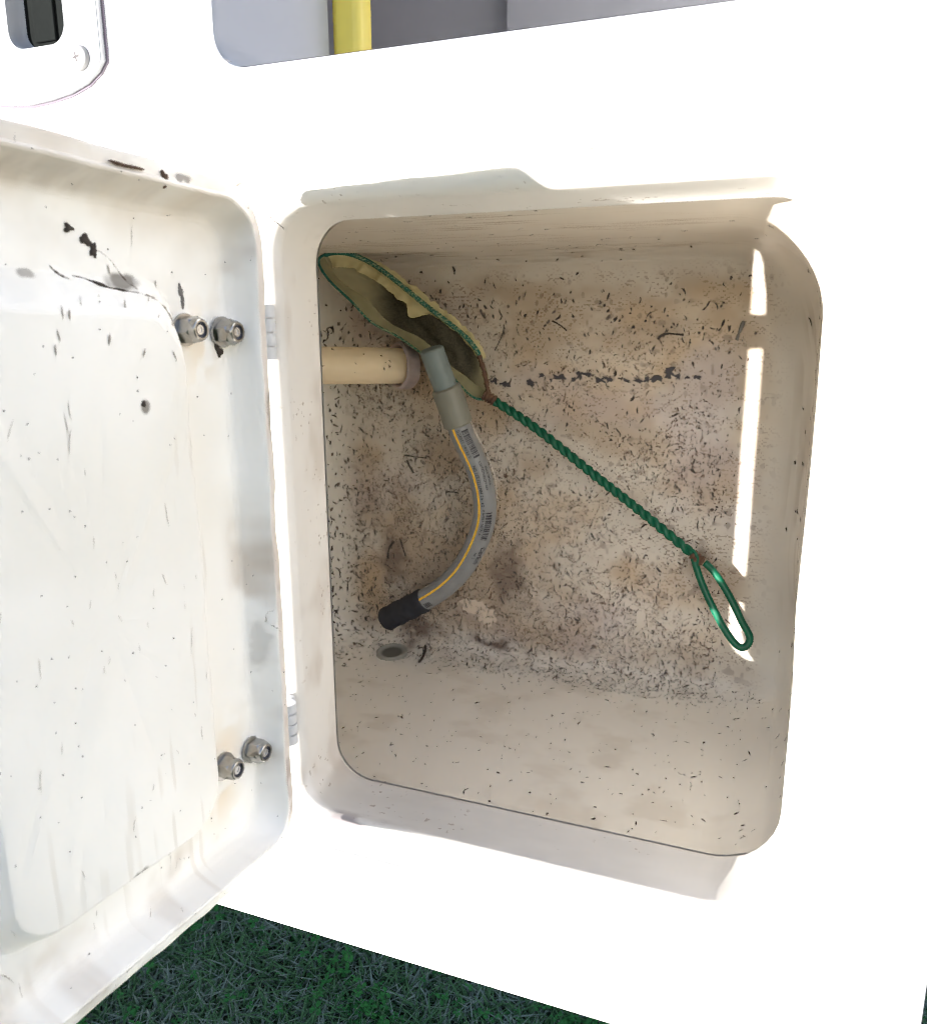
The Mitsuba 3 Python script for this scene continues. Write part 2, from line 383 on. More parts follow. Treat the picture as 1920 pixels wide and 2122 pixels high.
def clover_here(x, y):
    m = meshkit.fbm(np.c_[x * 5, y * 5, x * 0 + 3], 3)
    return np.clip((0.60 - y) * 3.2 + (m - 0.5) * 4.0 - 0.1, 0.03, 1.0) * thin_out(x, y)


GX = (-1.9, 1.0, -0.9, 1.6)
scene['grass__001'] = mikit.ply(blades(150000, *GX, 0.026, 0.0052, 1, 2.0, thin_out), 'grass_blade')
scene['grass__002'] = mikit.ply(blades(170000, *GX, 0.020, 0.0050, 2, 3.0, lambda x, y: (1.15 - clover_here(x, y)) * thin_out(x, y)), 'grass_dry')
scene['grass__003'] = mikit.ply(leaves(230000, *GX, 3, clover_here), 'clover_leaf')
scene['grass__004'] = mikit.ply(blades(90000, -6, 5, -6, 4, 0.05, 0.012, 4, 1.2, lambda x, y: ((x < GX[0] + 0.3) | (x > GX[1] - 0.3) | (y < GX[2] + 0.3) | (y > GX[3] - 0.2)) * 1.0), 'grass_blade')
labels['grass'] = {'label': 'dark green grass and clover in the shade under the camper body', 'category': 'grass', 'kind': 'stuff'}

# ------------------------------------------------------------------ camper body
B = 'camper_body'
say(B, 'white moulded camper body with an open storage hatch in its side', 'camper')
YF = -0.008                                         # outer face
REC = rrect(-0.292, 0.0235, -0.3035, 0.0702, [0.018, 0.02, 0.02, 0.045])
WIN = rrect(-0.279, 0.048, 0.1196, 0.46, 0.016)
WIN_O = rrect(-0.283, 0.052, 0.1156, 0.464, 0.020)
OUT = rrect(-2.4, 0.0745, -0.3675, 1.3, 0.012)
OUT_I = rrect(-2.396, 0.0705, -0.3635, 1.296, 0.009)
PKT = rrect(-0.409, -0.3685, 0.1395, 0.21, 0.0105)
poly = sg.Polygon(OUT_I, [REC, WIN_O, PKT])
sheet = trimesh.creation.extrude_polygon(poly, 0.003, engine='earcut')
sv = np.array(sheet.vertices)
sheet.vertices = np.c_[sv[:, 0], YF + 0.003 - sv[:, 2], sv[:, 1]]
add(B + '__side_panel', sheet, 'gelcoat_paint', smooth=False)
add(B + '__shell', loft([at_y(OUT_I, YF), at_y(rrect(-2.399, 0.0733, -0.3663, 1.299, 0.011), YF + 0.0012), at_y(OUT, YF + 0.004), at_y(OUT, 0.4), at_y(OUT, 0.78), at_y(OUT_I * 0.999, 0.784)], True), 'gelcoat_paint')
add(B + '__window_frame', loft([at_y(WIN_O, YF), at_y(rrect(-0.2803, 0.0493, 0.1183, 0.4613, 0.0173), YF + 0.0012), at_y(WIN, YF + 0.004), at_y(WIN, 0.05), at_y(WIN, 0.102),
                                at_y(rrect(-0.285, 0.054, 0.1136, 0.466, 0.022), 0.1035)]), 'reveal_shaded')
labels[B + '__window_frame'] = {'label': 'white reveal of the window opening above the hatch, its shade painted in as pale grey'}
# cabin behind the window opening: grey panels
cab = [box(-0.75, -0.270, 0.425, 0.43, 0.08, 0.7), box(-0.2695, 0.07, 0.400, 0.405, 0.08, 0.7), box(-0.2695, -0.2645, 0.4055, 0.425, 0.08, 0.7), box(-0.752, -0.748, 0.105, 0.43, 0.08, 0.7),
       box(0.066, 0.07, 0.105, 0.40, 0.08, 0.7), box(-0.748, 0.066, 0.105, 0.425, 0.076, 0.08), box(-0.748, 0.066, 0.105, 0.425, 0.7, 0.704)]
for c in cab[:2]:
    add(B + '__cabin_panel', c, 'cabin_grey', smooth=False)
add(B + '__cabin_lining', cat(cab[2:]), 'cabin_grey', smooth=False)
ring = trimesh.creation.extrude_polygon(sg.Polygon([(-0.752, 0.076), (0.07, 0.076), (0.07, 0.704), (-0.752, 0.704)], [rrect(-0.285, 0.054, 0.1136, 0.466, 0.022)]), 0.001, engine='earcut')
rv = np.array(ring.vertices)
ring.vertices = np.c_[rv[:, 0], 0.1045 - rv[:, 2], rv[:, 1]]
add(B + '__cabin_front_lining', ring, 'cabin_grey', smooth=False)
add(B + '__grab_post', tm(box(-0.2795, -0.2600, 0.1050, 0.1245, 0.0815, 0.699, 0.005)), 'yellow_paint', smooth=40)
labels[B + '__grab_post'] = {'label': 'yellow upright post just inside the window opening'}

# hatch frame: shallow recess, rounded ring, jambs running inwards
A0 = dict(x0=-0.2592, x1=0.0095, z0=-0.2917, z1=0.0560)
B0 = dict(x0=-0.2665, x1=0.0078, z0=-0.2963, z1=0.0535)
YB = 0.056


def ring_loop(t_in, y, r):
    """loop between ring edge A (t_in=0) and opening edge B (1)."""
    g = {k: A0[k] * (1 - t_in) + B0[k] * t_in for k in A0}
    g['z1'] = A0['z1'] - 0.001 * t_in - (A0['z1'] - 0.001 - B0['z1']) * t_in ** 6
    return at_y(rrect(g['x0'], g['x1'], g['z0'], g['z1'], [r + 0.005, r, r, r + 0.013]), y)


def grow(loop_kw, d, r, y):
    return at_y(rrect(loop_kw['x0'] - d, loop_kw['x1'] + d, loop_kw['z0'] - d, loop_kw['z1'] + d, [r + 0.005, r, r, r + 0.013]), y)


fl = [at_y(REC, YF), at_y(rrect(-0.2905, 0.0220, -0.3037, 0.0688, [0.017, 0.019, 0.019, 0.042]), YF + 0.0012),
      at_y(rrect(-0.2895, 0.0212, -0.3041, 0.0682, [0.0165, 0.018, 0.018, 0.040]), YF + 0.0075), at_y(rrect(-0.2875, 0.0205, -0.3032, 0.0678, [0.016, 0.017, 0.017, 0.036]), 0.001)]
RA = 0.011
for th in np.linspace(0, 90, 9):
    s, c = math.sin(math.radians(th)), math.cos(math.radians(th))
    fl.append(grow(A0, RA * (1 - s), 0.024 + RA * (1 - s), 0.001 + RA * (1 - c)))
for t in (0.2, 0.4, 0.6, 0.75, 0.85, 0.92, 0.97, 1.0):
    fl.append(ring_loop(t, 0.001 + RA + (YB - 0.001 - RA) * t, 0.024 - 0.001 * t))
fl.append(grow(B0, 0.0008, 0.024, YB + 0.0012))
fr = loft(fl)
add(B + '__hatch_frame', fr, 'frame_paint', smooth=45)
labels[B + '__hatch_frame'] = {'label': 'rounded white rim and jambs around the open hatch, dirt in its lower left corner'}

# locker liner: one moulded tub behind the frame
LX0, LX1, LZ0, LZ1, LY = -0.450, 0.0085, -0.335, 0.0560, 0.3565


def tub(dx0, dx1, dz0, dz1, y, r):
    return at_y(rrect(LX0 + dx0, LX1 - dx1, LZ0 + dz0, LZ1 - dz1, r, 10, 26), y)


def b_loop(d, y):
    return at_y(rrect(B0['x0'] - d, B0['x1'] + d, B0['z0'] - d, B0['z1'] + d, [0.029 + d, 0.024 + d, 0.024 + d, 0.037 + d], 10, 26), y)


ll = [b_loop(0.0009, YB + 0.0008), b_loop(0.0012, YB + 0.004), tub(0.02, 0, 0.008, 0, 0.066, 0.03), tub(0.004, 0, 0.001, 0, 0.074, 0.034)]
for y in np.linspace(0.082, 0.30, 9):
    ll.append(tub(0, 0.0, 0, 0, y, [0.042 + 0.016 * min(1, (y - 0.07) / 0.1), 0.042, 0.042, 0.05]))
for th in np.linspace(0, 90, 10):
    s, c = math.sin(math.radians(th)), 1 - math.cos(math.radians(th))
    ll.append(tub(0.042 * c, 0.036 * c, 0.013 * c, 0.012 * c, LY - 0.032 * (1 - s), [0.058 + 0.010 * c, 0.044 - 0.004 * c, 0.044 - 0.004 * c, 0.05]))
e = tub(0.042, 0.036, 0.013, 0.012, LY, [0.068, 0.04, 0.04, 0.05])
cen = np.array([-0.2, LY, -0.14])
for k in (0.9, 0.7, 0.45, 0.2):
    ll.append(cen + (e - cen) * k)
ln = loft(ll, True)
v = np.array(ln.vertices)
v[:, 1] += wobble(v, 0.0016, 9, 3) * (v[:, 1] > 0.34)
v[:, 0] += (v[:, 1] > 0.05) * (v[:, 0] > -0.01) * (0.0045 * sstep(-0.19, -0.245, v[:, 2]) - 0.0008 * np.sin(v[:, 2] * 20))
v[:, 1] -= 0.62 * (LY - v[:, 1]).clip(0, 0.032) * 1.9 * sstep(-0.10, -0.03, v[:, 0]) * sstep(-0.045, 0.02, v[:, 2]) * (v[:, 1] > 0.32)
ln = trimesh.Trimesh(v, ln.faces, process=False)
add(B + '__locker_liner', ln, 'liner_paint', smooth=40)
labels[B + '__locker_liner'] = {'label': 'dirty speckled beige moulded lining of the open locker'}
say(B + '__locker_liner__drain', 'small grey drain cup in the floor near the back left corner', None)
ang = np.linspace(0, 2 * np.pi, 33)[:-1]


def disc_loop(c, r, z):
    return np.c_[c[0] + r * np.cos(ang), c[1] + r * np.sin(ang), np.full(32, z)]


DC = (-0.3660, 0.3330)
dz = LZ0
drain = loft([disc_loop(DC, 0.0160, -0.002), disc_loop(DC, 0.0160, 0.0026), disc_loop(DC, 0.0152, 0.0034), disc_loop(DC, 0.0138, 0.0034), disc_loop(DC, 0.0128, 0.0022), disc_loop(DC, 0.0112, 0.0012), disc_loop(DC, 0.006, 0.0008)], True)
drain.apply_translation([-DC[0], -DC[1], 0])
drain.apply_transform(trimesh.transformations.rotation_matrix(math.radians(7), [1, 0, 0]))
drain.apply_translation([DC[0], DC[1], dz + 0.0014])
mat('drain_grey', lambda p, n, uv: MX((0.28, 0.28, 0.255), (0.11, 0.11, 0.10), SS(0.0125, 0.009, dr.sqrt(dr.square(p.x - DC[0]) + dr.square(p.y - DC[1])))), rough=0.4)
add(B + '__locker_liner__drain', drain, 'drain_grey', smooth=40)

# grass clippings and dirt specks stuck to the lining and the door: real slivers
SURF = trimesh.Trimesh(ln.vertices, ln.faces, process=False)


def sliver_mesh(P, Nn, L, W, A, g, lift=0.0004, curve=0.25):
    """bent hexagonal slivers lying on a surface: centres P, normals Nn, lengths, widths, direction angles."""
    n = len(P)
    ref = np.where(np.abs(Nn[:, 2:3]) < 0.8, [[0, 0, 1.0]], [[0, 1.0, 0]])
    u = np.cross(ref, Nn)
    u /= np.linalg.norm(u, axis=1, keepdims=True)
    w = np.cross(Nn, u)
    d = np.cos(A)[:, None] * u + np.sin(A)[:, None] * w
    s = np.cross(Nn, d)
    k = g.normal(0, curve, n)[:, None]
    P = P + Nn * lift
    L, W = L[:, None] / 2, W[:, None] / 2
    j = lambda a: 1 + g.uniform(-a, a, (n, 1))
    pts = [P - d * L + s * k * L * 0.6, P - d * L * 0.35 * j(0.4) + s * W * j(0.35), P + d * L * 0.4 * j(0.4) + s * W * j(0.35), P + d * L + s * k * L * 0.6,
           P + d * L * 0.4 * j(0.4) - s * W * j(0.35), P - d * L * 0.35 * j(0.4) - s * W * j(0.35)]
    ctr = P + Nn * 0.00015
    v = np.stack(pts + [ctr], 1).reshape(-1, 3)
    o = np.arange(n)[:, None, None] * 7
    f = (np.array([[0, 1, 6], [1, 2, 6], [2, 3, 6], [3, 4, 6], [4, 5, 6], [5, 0, 6]])[None] + o).reshape(-1, 3)
    return trimesh.Trimesh(v, f, process=False)


def on_liner(n, dens, seed):
    g = np.random.default_rng(seed)
    a = SURF.area_faces
    c = SURF.triangles_center
    w = a * (c[:, 1] > 0.05)
    fi = g.choice(len(a), n, p=w / w.sum())
    t = SURF.triangles[fi]
    r1, r2 = np.sqrt(g.uniform(size=n)), g.uniform(size=n)
    P = t[:, 0] * (1 - r1)[:, None] + t[:, 1] * (r1 * (1 - r2))[:, None] + t[:, 2] * (r1 * r2)[:, None]
    Nn = SURF.face_normals[fi]
    inw = np.array([-0.2, 0.18, -0.14]) - P
    Nn = Nn * np.sign((Nn * inw).sum(1))[:, None]
    k = g.uniform(size=n) < dens(P)
    return P[k], Nn[k], g


def dens_fine(P):
    x, y, z = P.T
    back = sstep(0.318, 0.345, y)
    m = meshkit.fbm(np.c_[x * 16, y * 0, z * 16], 3, 5)
    low = sstep(0.0, -0.06, z) * (0.22 + 1.25 * sstep(0.38, 0.66, m))
    bottom = 0.5 * np.exp(-((z + 0.285) / 0.04) ** 2)
    d = back * np.clip(low + bottom, 0, 1.3) * sstep(-0.44, -0.40, x) * sstep(-0.040, -0.066, x)
    floor = (z < -0.322) * (0.22 * sstep(0.31, 0.345, y) + 0.035)
    return d * 0.85 + floor


def dens_coarse(P):
    x, y, z = P.T
    back = sstep(0.30, 0.33, y)
    top = back * 0.75 * sstep(-0.04, -0.06, x) * np.exp(-((z + 0.004 + 0.02 * (x + 0.2)) / 0.022) ** 2) * sstep(0.03, -0.02, x) * np.clip(0.4 + 1.5 * (meshkit.noise(np.c_[x * 20, y * 0, z * 0], 2) - 0.2), 0.1, 1)
    left = 0.85 * sstep(-0.385, -0.41, x) * sstep(0.26, 0.30, y) * sstep(0.02, -0.02, z)
    mid = back * 0.13 * sstep(-0.04, -0.06, x)
    floor = (z < -0.325) * 0.035
    right = (x > -0.005) * 0.10 * sstep(0.1, 0.2, y)
    ceil = (z > 0.05) * 0.04
    return np.clip(top + left + mid + floor + right + ceil, 0, 1)


P1, N1, g1 = on_liner(92000, dens_fine, 11)
n1 = len(P1)
sl = sliver_mesh(P1, N1, g1.gamma(1.6, 0.00095, n1) + 0.0008, g1.uniform(0.00045, 0.00115, n1), g1.normal(1.7, 0.75, n1), g1, curve=0.12)
half = n1 * 6 // 2
sp = np.array(sl.faces)
K1 = add(B + '__locker_liner__grass_clippings', trimesh.Trimesh(sl.vertices, sp[:half // 6 * 6], process=False), 'debris_dark', smooth=False)
K2 = add(B + '__locker_liner__grass_clippings', trimesh.Trimesh(sl.vertices, sp[half // 6 * 6:], process=False), 'debris_brown', smooth=False)
P2, N2, g2 = on_liner(11000, dens_coarse, 12)
n2 = len(P2)
vert = np.where(np.abs(N2[:, 2]) < 0.6, np.pi / 2, 0.0)
s2 = sliver_mesh(P2, N2, g2.gamma(2.5, 0.0013, n2) + 0.0012, g2.uniform(0.0007, 0.0019, n2), vert + g2.normal(0.15, 0.6, n2), g2, curve=0.35)
K3 = add(B + '__locker_liner__dirt_specks', s2, 'debris_dark', smooth=False)


def dens_big(P):
    x, y, z = P.T
    back = sstep(0.30, 0.33, y) * sstep(-0.03, -0.07, x)
    band = back * np.exp(-((z - 0.004 + 0.03 * (x + 0.35)) / 0.016) ** 2) * (0.3 + sstep(0.4, 0.6, meshkit.noise(np.c_[x * 22, y * 0, z * 0], 9)))
    left = 0.9 * sstep(-0.385, -0.405, x) * sstep(0.27, 0.31, y) * sstep(0.03, -0.02, z)
    return np.clip(band + left, 0, 1) * 0.55


P4, N4, g4 = on_liner(2600, dens_big, 13)
n4 = len(P4)
K4 = add(B + '__locker_liner__dirt_specks', sliver_mesh(P4, N4, g4.uniform(0.0025, 0.0065, n4), g4.uniform(0.0014, 0.0030, n4), np.pi / 2 + g4.normal(0.1, 0.5, n4), g4, curve=0.2), 'debris_smut', smooth=False)
for k in (K1, K2, K3, K4):
    labels[k] = {'kind': 'stuff'}

# torn dark flakes of an old adhesive strip along the back wall
FLK = [(-0.264, -0.058, 7, 6), (-0.254, -0.061, 10, 7), (-0.250, -0.062, 4, 4), (-0.229, -0.059, 7, 7), (-0.2195, -0.052, 6, 5), (-0.2105, -0.056, 3, 4), (-0.2027, -0.0535, 12, 6), (-0.1895, -0.0545, 4, 5),
       (-0.184, -0.0505, 6, 7), (-0.176, -0.0505, 9, 6), (-0.166, -0.0545, 9, 5), (-0.158, -0.0545, 9, 5), (-0.142, -0.055, 6, 3), (-0.133, -0.0545, 8, 5), (-0.125, -0.054, 6, 6), (-0.117, -0.053, 11, 6),
       (-0.106, -0.0475, 9, 13), (-0.099, -0.050, 6, 6), (-0.092, -0.0515, 5, 3), (-0.0835, -0.0505, 7, 4)]
gf = np.random.default_rng(5)


def wall_y(x, z):
    return LY + float(wobble(np.array([[x, LY, z]]), 0.0016, 9, 3)[0]) - 0.0006


for (x, z, w, h) in FLK:
    n = 16
    a = np.linspace(0, 2 * np.pi, n, endpoint=False)
    r = np.clip(1 + gf.normal(0, 0.38, n), 0.3, 1.7)
    rot = gf.uniform(-0.5, 0.5)
    px, pz = np.cos(a) * r * w / 2000 * 0.88, np.sin(a) * r * h / 2000 * 0.78
    px, pz = px * math.cos(rot) - pz * math.sin(rot), px * math.sin(rot) + pz * math.cos(rot)
    y = wall_y(x, z) - 0.0012
    top = np.c_[x + px, np.full(n, y), z + pz]
    add(B + '__locker_liner__adhesive_flake', loft([top + [0, 0.0015, 0], top], True), 'flake_dark', smooth=False)

# ------------------------------------------------------------------ hatch door, open square to the side
DA = math.radians(3.5)
DP0 = np.array([-0.2508, -0.018, 0.0])
DS, DH = np.array([-math.sin(DA), -math.cos(DA), 0]), np.array([math.cos(DA), -math.sin(DA), 0])
D = B + '__hatch_door'
DW, DZ0, DZ1, SAG = 0.222, -0.2935, 0.0618, 0.038           # the door hangs slightly askew on its hinges


def dpt(s, h, z):
    return DP0 + np.multiply.outer(np.asarray(s, float), DS) + np.multiply.outer(np.asarray(h, float), DH) + np.multiply.outer(np.asarray(z, float) + SAG * np.asarray(s, float), [0, 0, 1.0])


def dl(s0, s1, z0, z1, r, h):
    l = rrect(s0, s1, z0, z1, r, 10, 40)
    return np.c_[l[:, 0], np.full(len(l), h), l[:, 1]]


def inset(d, r, h):
    return dl(d, DW - d, DZ0 + d, DZ1 - d, r, h)


CH, PH = -0.0125, -0.0015
dlps = [inset(0.034, 0.006, -0.0275), inset(0.026, 0.008, -0.0268), inset(0.016, 0.012, -0.0235), inset(0.007, 0.018, -0.017), inset(0.0015, 0.022, -0.0125), inset(0, 0.024, -0.0105), inset(0, 0.024, -0.0015),
        inset(0.0006, 0.0232, -0.0006), inset(0.002, 0.022, 0.0001), inset(0.0070, 0.0185, 0.0010), inset(0.0080, 0.018, 0.0028), inset(0.0090, 0.0176, 0.0032), inset(0.0102, 0.017, 0.0024), inset(0.0114, 0.016, -0.0008), inset(0.0137, 0.016, -0.0062), inset(0.0165, 0.016, -0.0105), inset(0.021, 0.015, CH)]
pf, pt = (0.0500, DW - 0.045, -0.2540, 0.0150), (0.0575, DW - 0.052, -0.2475, -0.0035)
for t in (0.0, 0.12, 0.3, 0.5, 0.7, 0.88, 1.0):
    g = [a * (1 - t) + b * t for a, b in zip(pf, pt)]
    dlps.append(dl(*g, 0.018 + 0.006 * t, CH + (PH - CH) * (t * t * (3 - 2 * t))))
e = dlps[-1]
cc = np.array([(pt[0] + pt[1]) / 2, PH, (pt[2] + pt[3]) / 2])
for k in (0.93, 0.8, 0.62, 0.42, 0.2):
    dlps.append(cc + (e - cc) * k)
dm = loft(dlps, True)
dm0 = np.array(dm.vertices)
n0 = 4 * 50
# seal the outer face with a fan
v = np.vstack([dm0, [[DW / 2, -0.0278, (DZ0 + DZ1) / 2]]])
i = np.arange(n0)
dfaces = np.vstack([dm.faces, np.c_[(i + 1) % n0, i, np.full(n0, len(v) - 1)]])
amp = np.where(v[:, 1] > -0.014, 1.0, 0.2)
v[:, 1] += (wobble(v, 0.0009, 38, 1) + wobble(v, 0.0007, 120, 4)) * amp
v[:, 0] += wobble(v, 0.0011, 30, 8) * (v[:, 0] < 0.04) * (v[:, 1] > -0.013)
v[:, 2] += wobble(v, 0.0009, 34, 9) * (v[:, 1] > -0.013)
DOORL = trimesh.Trimesh(v, dfaces, process=False)
add(D, trimesh.Trimesh(dpt(v[:, 0], v[:, 1], v[:, 2]), dfaces, process=False), 'door_paint', smooth=40)
labels[D] = {'label': 'white hatch door swung open to the left, inner side stained and specked'}

# nuts on the inside of the door
R_DOOR = np.eye(4)
R_DOOR[:3, 0], R_DOOR[:3, 1], R_DOOR[:3, 2] = DS, [0, 0, 1], DH      # local x = s, y = z, z = h
if np.linalg.det(R_DOOR[:3, :3]) < 0:
    R_DOOR[:3, 0] *= -1
hexa = m3.CrossSection([[(0.0064 * math.cos(math.radians(60 * k)), 0.0064 * math.sin(math.radians(60 * k))) for k in range(6)]])
prism = hexa.extrude(0.0092)
prof = m3.CrossSection([[(0, 0), (0.0060, 0), (0.0066, 0.0006), (0.0066, 0.0052), (0.0057, 0.0062), (0.00535, 0.0078), (0.0049, 0.0088), (0.0044, 0.0091), (0, 0.0091)]])
nutm = (prism ^ prof.revolve(48)) - m3.Manifold.cylinder(0.02, 0.0037, 0.0037, 40).translate([0, 0, -0.005])
nylon = m3.Manifold.cylinder(0.0072, 0.0039, 0.0039, 40).translate([0, 0, 0.0006]) - m3.Manifold.cylinder(0.02, 0.0027, 0.0027, 32).translate([0, 0, -0.005])
bprof = m3.CrossSection([[(0, 0), (0.0028, 0), (0.0028, 0.0070), (0.0022, 0.0080), (0.0012, 0.0080), (0.0011, 0.0075), (0, 0.0074)]])
bolt = bprof.revolve(32)
wash = m3.Manifold.cylinder(0.0012, 0.0074, 0.0074, 40) - m3.Manifold.cylinder(0.01, 0.003, 0.003, 24).translate([0, 0, -0.005])
for q, (s, z) in enumerate([(0.0447, -0.0051), (0.0205, -0.0066), (0.0417, -0.2286), (0.0197, -0.2297)]):
    z -= SAG * s
    h = CH + 0.0002 + (0.0006 if q in (1, 3) else 0)
    rot = trimesh.transformations.rotation_matrix(math.radians([12, 40, 25, 3][q]), [0, 0, 1])
    M = trimesh.transformations.translation_matrix(dpt(s, h, z)) @ R_DOOR @ rot
    for nm, me, mt, off in (('washer', wash, 'zinc_metal', 0), ('nut', nutm, 'zinc_metal', 0.0013), ('nylon_insert', nylon, 'nylon_dark', 0.0013), ('bolt_end', bolt, 'steel_bright', 0.0016)):
        t = tm(me)
        t.apply_translation([0, 0, off])
        t.apply_transform(M)
        add(f'{D}__{nm}', t, mt, smooth=25)

# specks and streaks on the inside of the door
gd = np.random.default_rng(21)


def door_specks(n, seed):
    g = np.random.default_rng(seed)
    s, z = g.uniform(0.003, DW - 0.01, n), g.uniform(DZ0 + 0.005, DZ1 - 0.004, n)
    return s, z, g


tree_pts = DOORL.vertices
from scipy.spatial import cKDTree
front = DOORL.vertices[:, 1] > -0.0145
kd = cKDTree(DOORL.vertices[front][:, [0, 2]])
fh = DOORL.vertices[front][:, 1]


def door_h(s, z):
    d, i = kd.query(np.c_[s, z], k=3)
    w = 1 / (d + 1e-5)
    return (fh[i] * w).sum(1) / w.sum(1)


def door_slivers(s, z, L, W, A, g, lift=0.0004):
    h = door_h(s, z)
    P = dpt(s, h, z)
    Nn = np.repeat(DH[None], len(s), 0)
    return sliver_mesh(P, Nn, L, W, A, g, lift, 0.12)


s, z, g = door_specks(190, 31)
n = len(s)
dots = door_slivers(s, z, g.uniform(0.0004, 0.0010, n), g.uniform(0.0004, 0.0008, n), g.uniform(0, 3, n), g)
K = add(D + '__dirt_specks', dots, 'debris_dark', smooth=False)
labels[K] = {'kind': 'stuff'}
s, z, g = door_specks(110, 32)
k = (s > 0.055)
s, z = s[k], z[k]
n = len(s)
up = np.exp(-np.abs(z + 0.02) / 0.05)
lines = door_slivers(s, z, g.gamma(2.0, 0.0022, n) + 0.0012, g.uniform(0.00012, 0.00026, n) * (1 + 0.5 * up), np.pi / 2 + g.normal(0, 0.25, n), g)
K = add(D + '__dirt_streaks', lines, 'debris_pale', smooth=False)
labels[K] = {'kind': 'stuff'}
# heavier dark drips near the top of the raised panel
g = np.random.default_rng(33)
n = 18
s, z = g.uniform(0.058, 0.17, n), g.normal(-0.003, 0.010, n)
K = add(D + '__dirt_drips', door_slivers(s, z, g.uniform(0.002, 0.006, n), g.uniform(0.0004, 0.0010, n), np.pi / 2 + g.normal(0, 0.2, n), g), 'debris_pale', smooth=False)
labels[K] = {'kind': 'stuff'}


def blob(s, z, w, h, seed, name='dirt_crust', mt='debris_dark'):
    z -= SAG * s
    g = np.random.default_rng(seed)
    n = 28
    a = np.linspace(0, 2 * np.pi, n, endpoint=False)
    r = 1 + sum(g.normal(0, 0.22) * np.sin(k_ * a + g.uniform(0, 6)) for k_ in (1, 2, 3, 5))
    r = np.clip(r, 0.3, 1.8)
    ss, zz = s + np.cos(a) * r * w / 2, z + np.sin(a) * r * h / 2
    hh = float(door_h([s], [z])[0])
    ring = dpt(ss, np.full(n, hh), zz)
    cs, cz = s + np.cos(a) * r * w * 0.28, z + np.sin(a) * r * h * 0.28
    return add(f'{D}__{name}', loft([ring - DH * 0.0006, ring + DH * 0.0005, dpt(cs, np.full(n, hh + 0.0011), cz)], True), mt, smooth=False)


blob(0.0955, 0.0305, 0.005, 0.004, 1)
blob(0.1025, 0.0345, 0.004, 0.003, 2)
blob(0.0915, 0.0270, 0.003, 0.005, 3)
blob(0.0225, -0.0158, 0.0038, 0.006, 4)
blob(0.0830, -0.0352, 0.0022, 0.0026, 5)
blob(0.0445, 0.0105, 0.003, 0.0075, 6, mt='debris_grey')
blob(0.0640, 0.0570, 0.002, 0.006, 8, mt='debris_brown')
blob(0.0860, 0.0588, 0.012, 0.0016, 9, mt='debris_brown')

def door_line(pts, r, mt, name='dirt_crease'):
    sz = spline([(a, 0, b - SAG * a) for a, b in pts], 40)
    c = dpt(sz[:, 0], door_h(sz[:, 0], sz[:, 2]) + r * 0.3, sz[:, 2])
    add(f'{D}__{name}', tube(c, r * np.clip(np.sin(np.linspace(0.15, 3.0, 40)) * (1 + 0.4 * np.sin(np.linspace(0, 23, 40))), 0.2, 2), 6), mt, smooth=True)


door_line([(0.1040, 0.0165), (0.0960, 0.0150), (0.0880, 0.0125), (0.0780, 0.0110), (0.0690, 0.0095)], 0.0006, 'debris_dark')
door_line([(0.0780, 0.0110), (0.0670, 0.0090), (0.0600, 0.0050), (0.0565, -0.0010), (0.0555, -0.0080)], 0.00045, 'debris_pale')
door_line([(0.0900, 0.0270), (0.0830, 0.0230), (0.0760, 0.0150), (0.0690, 0.0100)], 0.0002, 'debris_brown')
door_line([(0.1130, 0.0200), (0.1090, 0.0165), (0.1050, 0.0150)], 0.0004, 'debris_dark')
door_line([(0.1160, -0.2445), (0.1000, -0.2485), (0.0850, -0.2510), (0.0700, -0.2500), (0.0610, -0.2465)], 0.0004, 'debris_pale')
door_line([(0.0085, -0.149), (0.0130, -0.1560), (0.0085, -0.1620), (0.0040, -0.1655)], 0.0002, 'debris_pale')

# hinges in the gap at the left
for (z0, z1) in ((-0.0215, 0.0070), (-0.2400, -0.2145)):
    hk = add(B + '__hinge', tm(box(-0.2885, -0.2600, -0.0035, 0.0022, z0, z1, 0.0012) + box(-0.2665, -0.2565, -0.021, -0.0035, z0 + 0.0005, z1 - 0.0005, 0.0012)), 'hinge_plastic', smooth=40)
    zz = np.linspace(z0, z1, 5)
    for a, b in zip(zz[:-1], zz[1:]):
        c = trimesh.creation.cylinder(0.0052, (b - a) - 0.0009, sections=28)
        c.apply_translation([-0.2595, -0.0075, (a + b) / 2])
        add(hk + '__knuckle', c, 'hinge_plastic', smooth=40)

# ------------------------------------------------------------------ handle plate at the upper left
PL = B + '__pull_plate'
arc = [(-0.343, 0.60), (-0.343, 0.1255), (-0.3475, 0.1205), (-0.356, 0.1155), (-0.368, 0.1120), (-0.382, 0.1100), (-0.397, 0.1090), (-0.412, 0.1100), (-0.426, 0.1125), (-0.440, 0.1175), (-0.4465, 0.1225), (-0.4485, 0.128), (-0.4485, 0.60)]
arc = [(x, min(z, 0.245)) for x, z in arc]
arc = [(x - 0.0035, z + 0.004) for x, z in arc]
pp = sg.Polygon(arc).buffer(0.001).buffer(-0.001)
hole = sg.Polygon(rrect(-0.4085, -0.369, 0.1400, 0.2095, 0.010))
sl_ = []
for (d, y0, y1) in ((0.0, YF - 0.0034, YF - 0.0010), (0.0008, YF - 0.0040, YF - 0.0034)):
    q = trimesh.creation.extrude_polygon(pp.buffer(-d).difference(hole), y1 - y0, engine='earcut')
    qv = np.array(q.vertices)
    q.vertices = np.c_[qv[:, 0], y1 - qv[:, 2], qv[:, 1]]
    sl_.append(q)
add(PL, cat(sl_), 'plate_grey', smooth=False)
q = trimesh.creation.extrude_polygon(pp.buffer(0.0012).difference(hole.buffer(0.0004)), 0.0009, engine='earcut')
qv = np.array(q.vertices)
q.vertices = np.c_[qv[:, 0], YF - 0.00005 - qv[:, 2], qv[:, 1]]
add(PL + '__gap_shadow', q, 'gap_shadow_dark', smooth=False)  # thin dark strip standing in for the shadow line under the plate edge
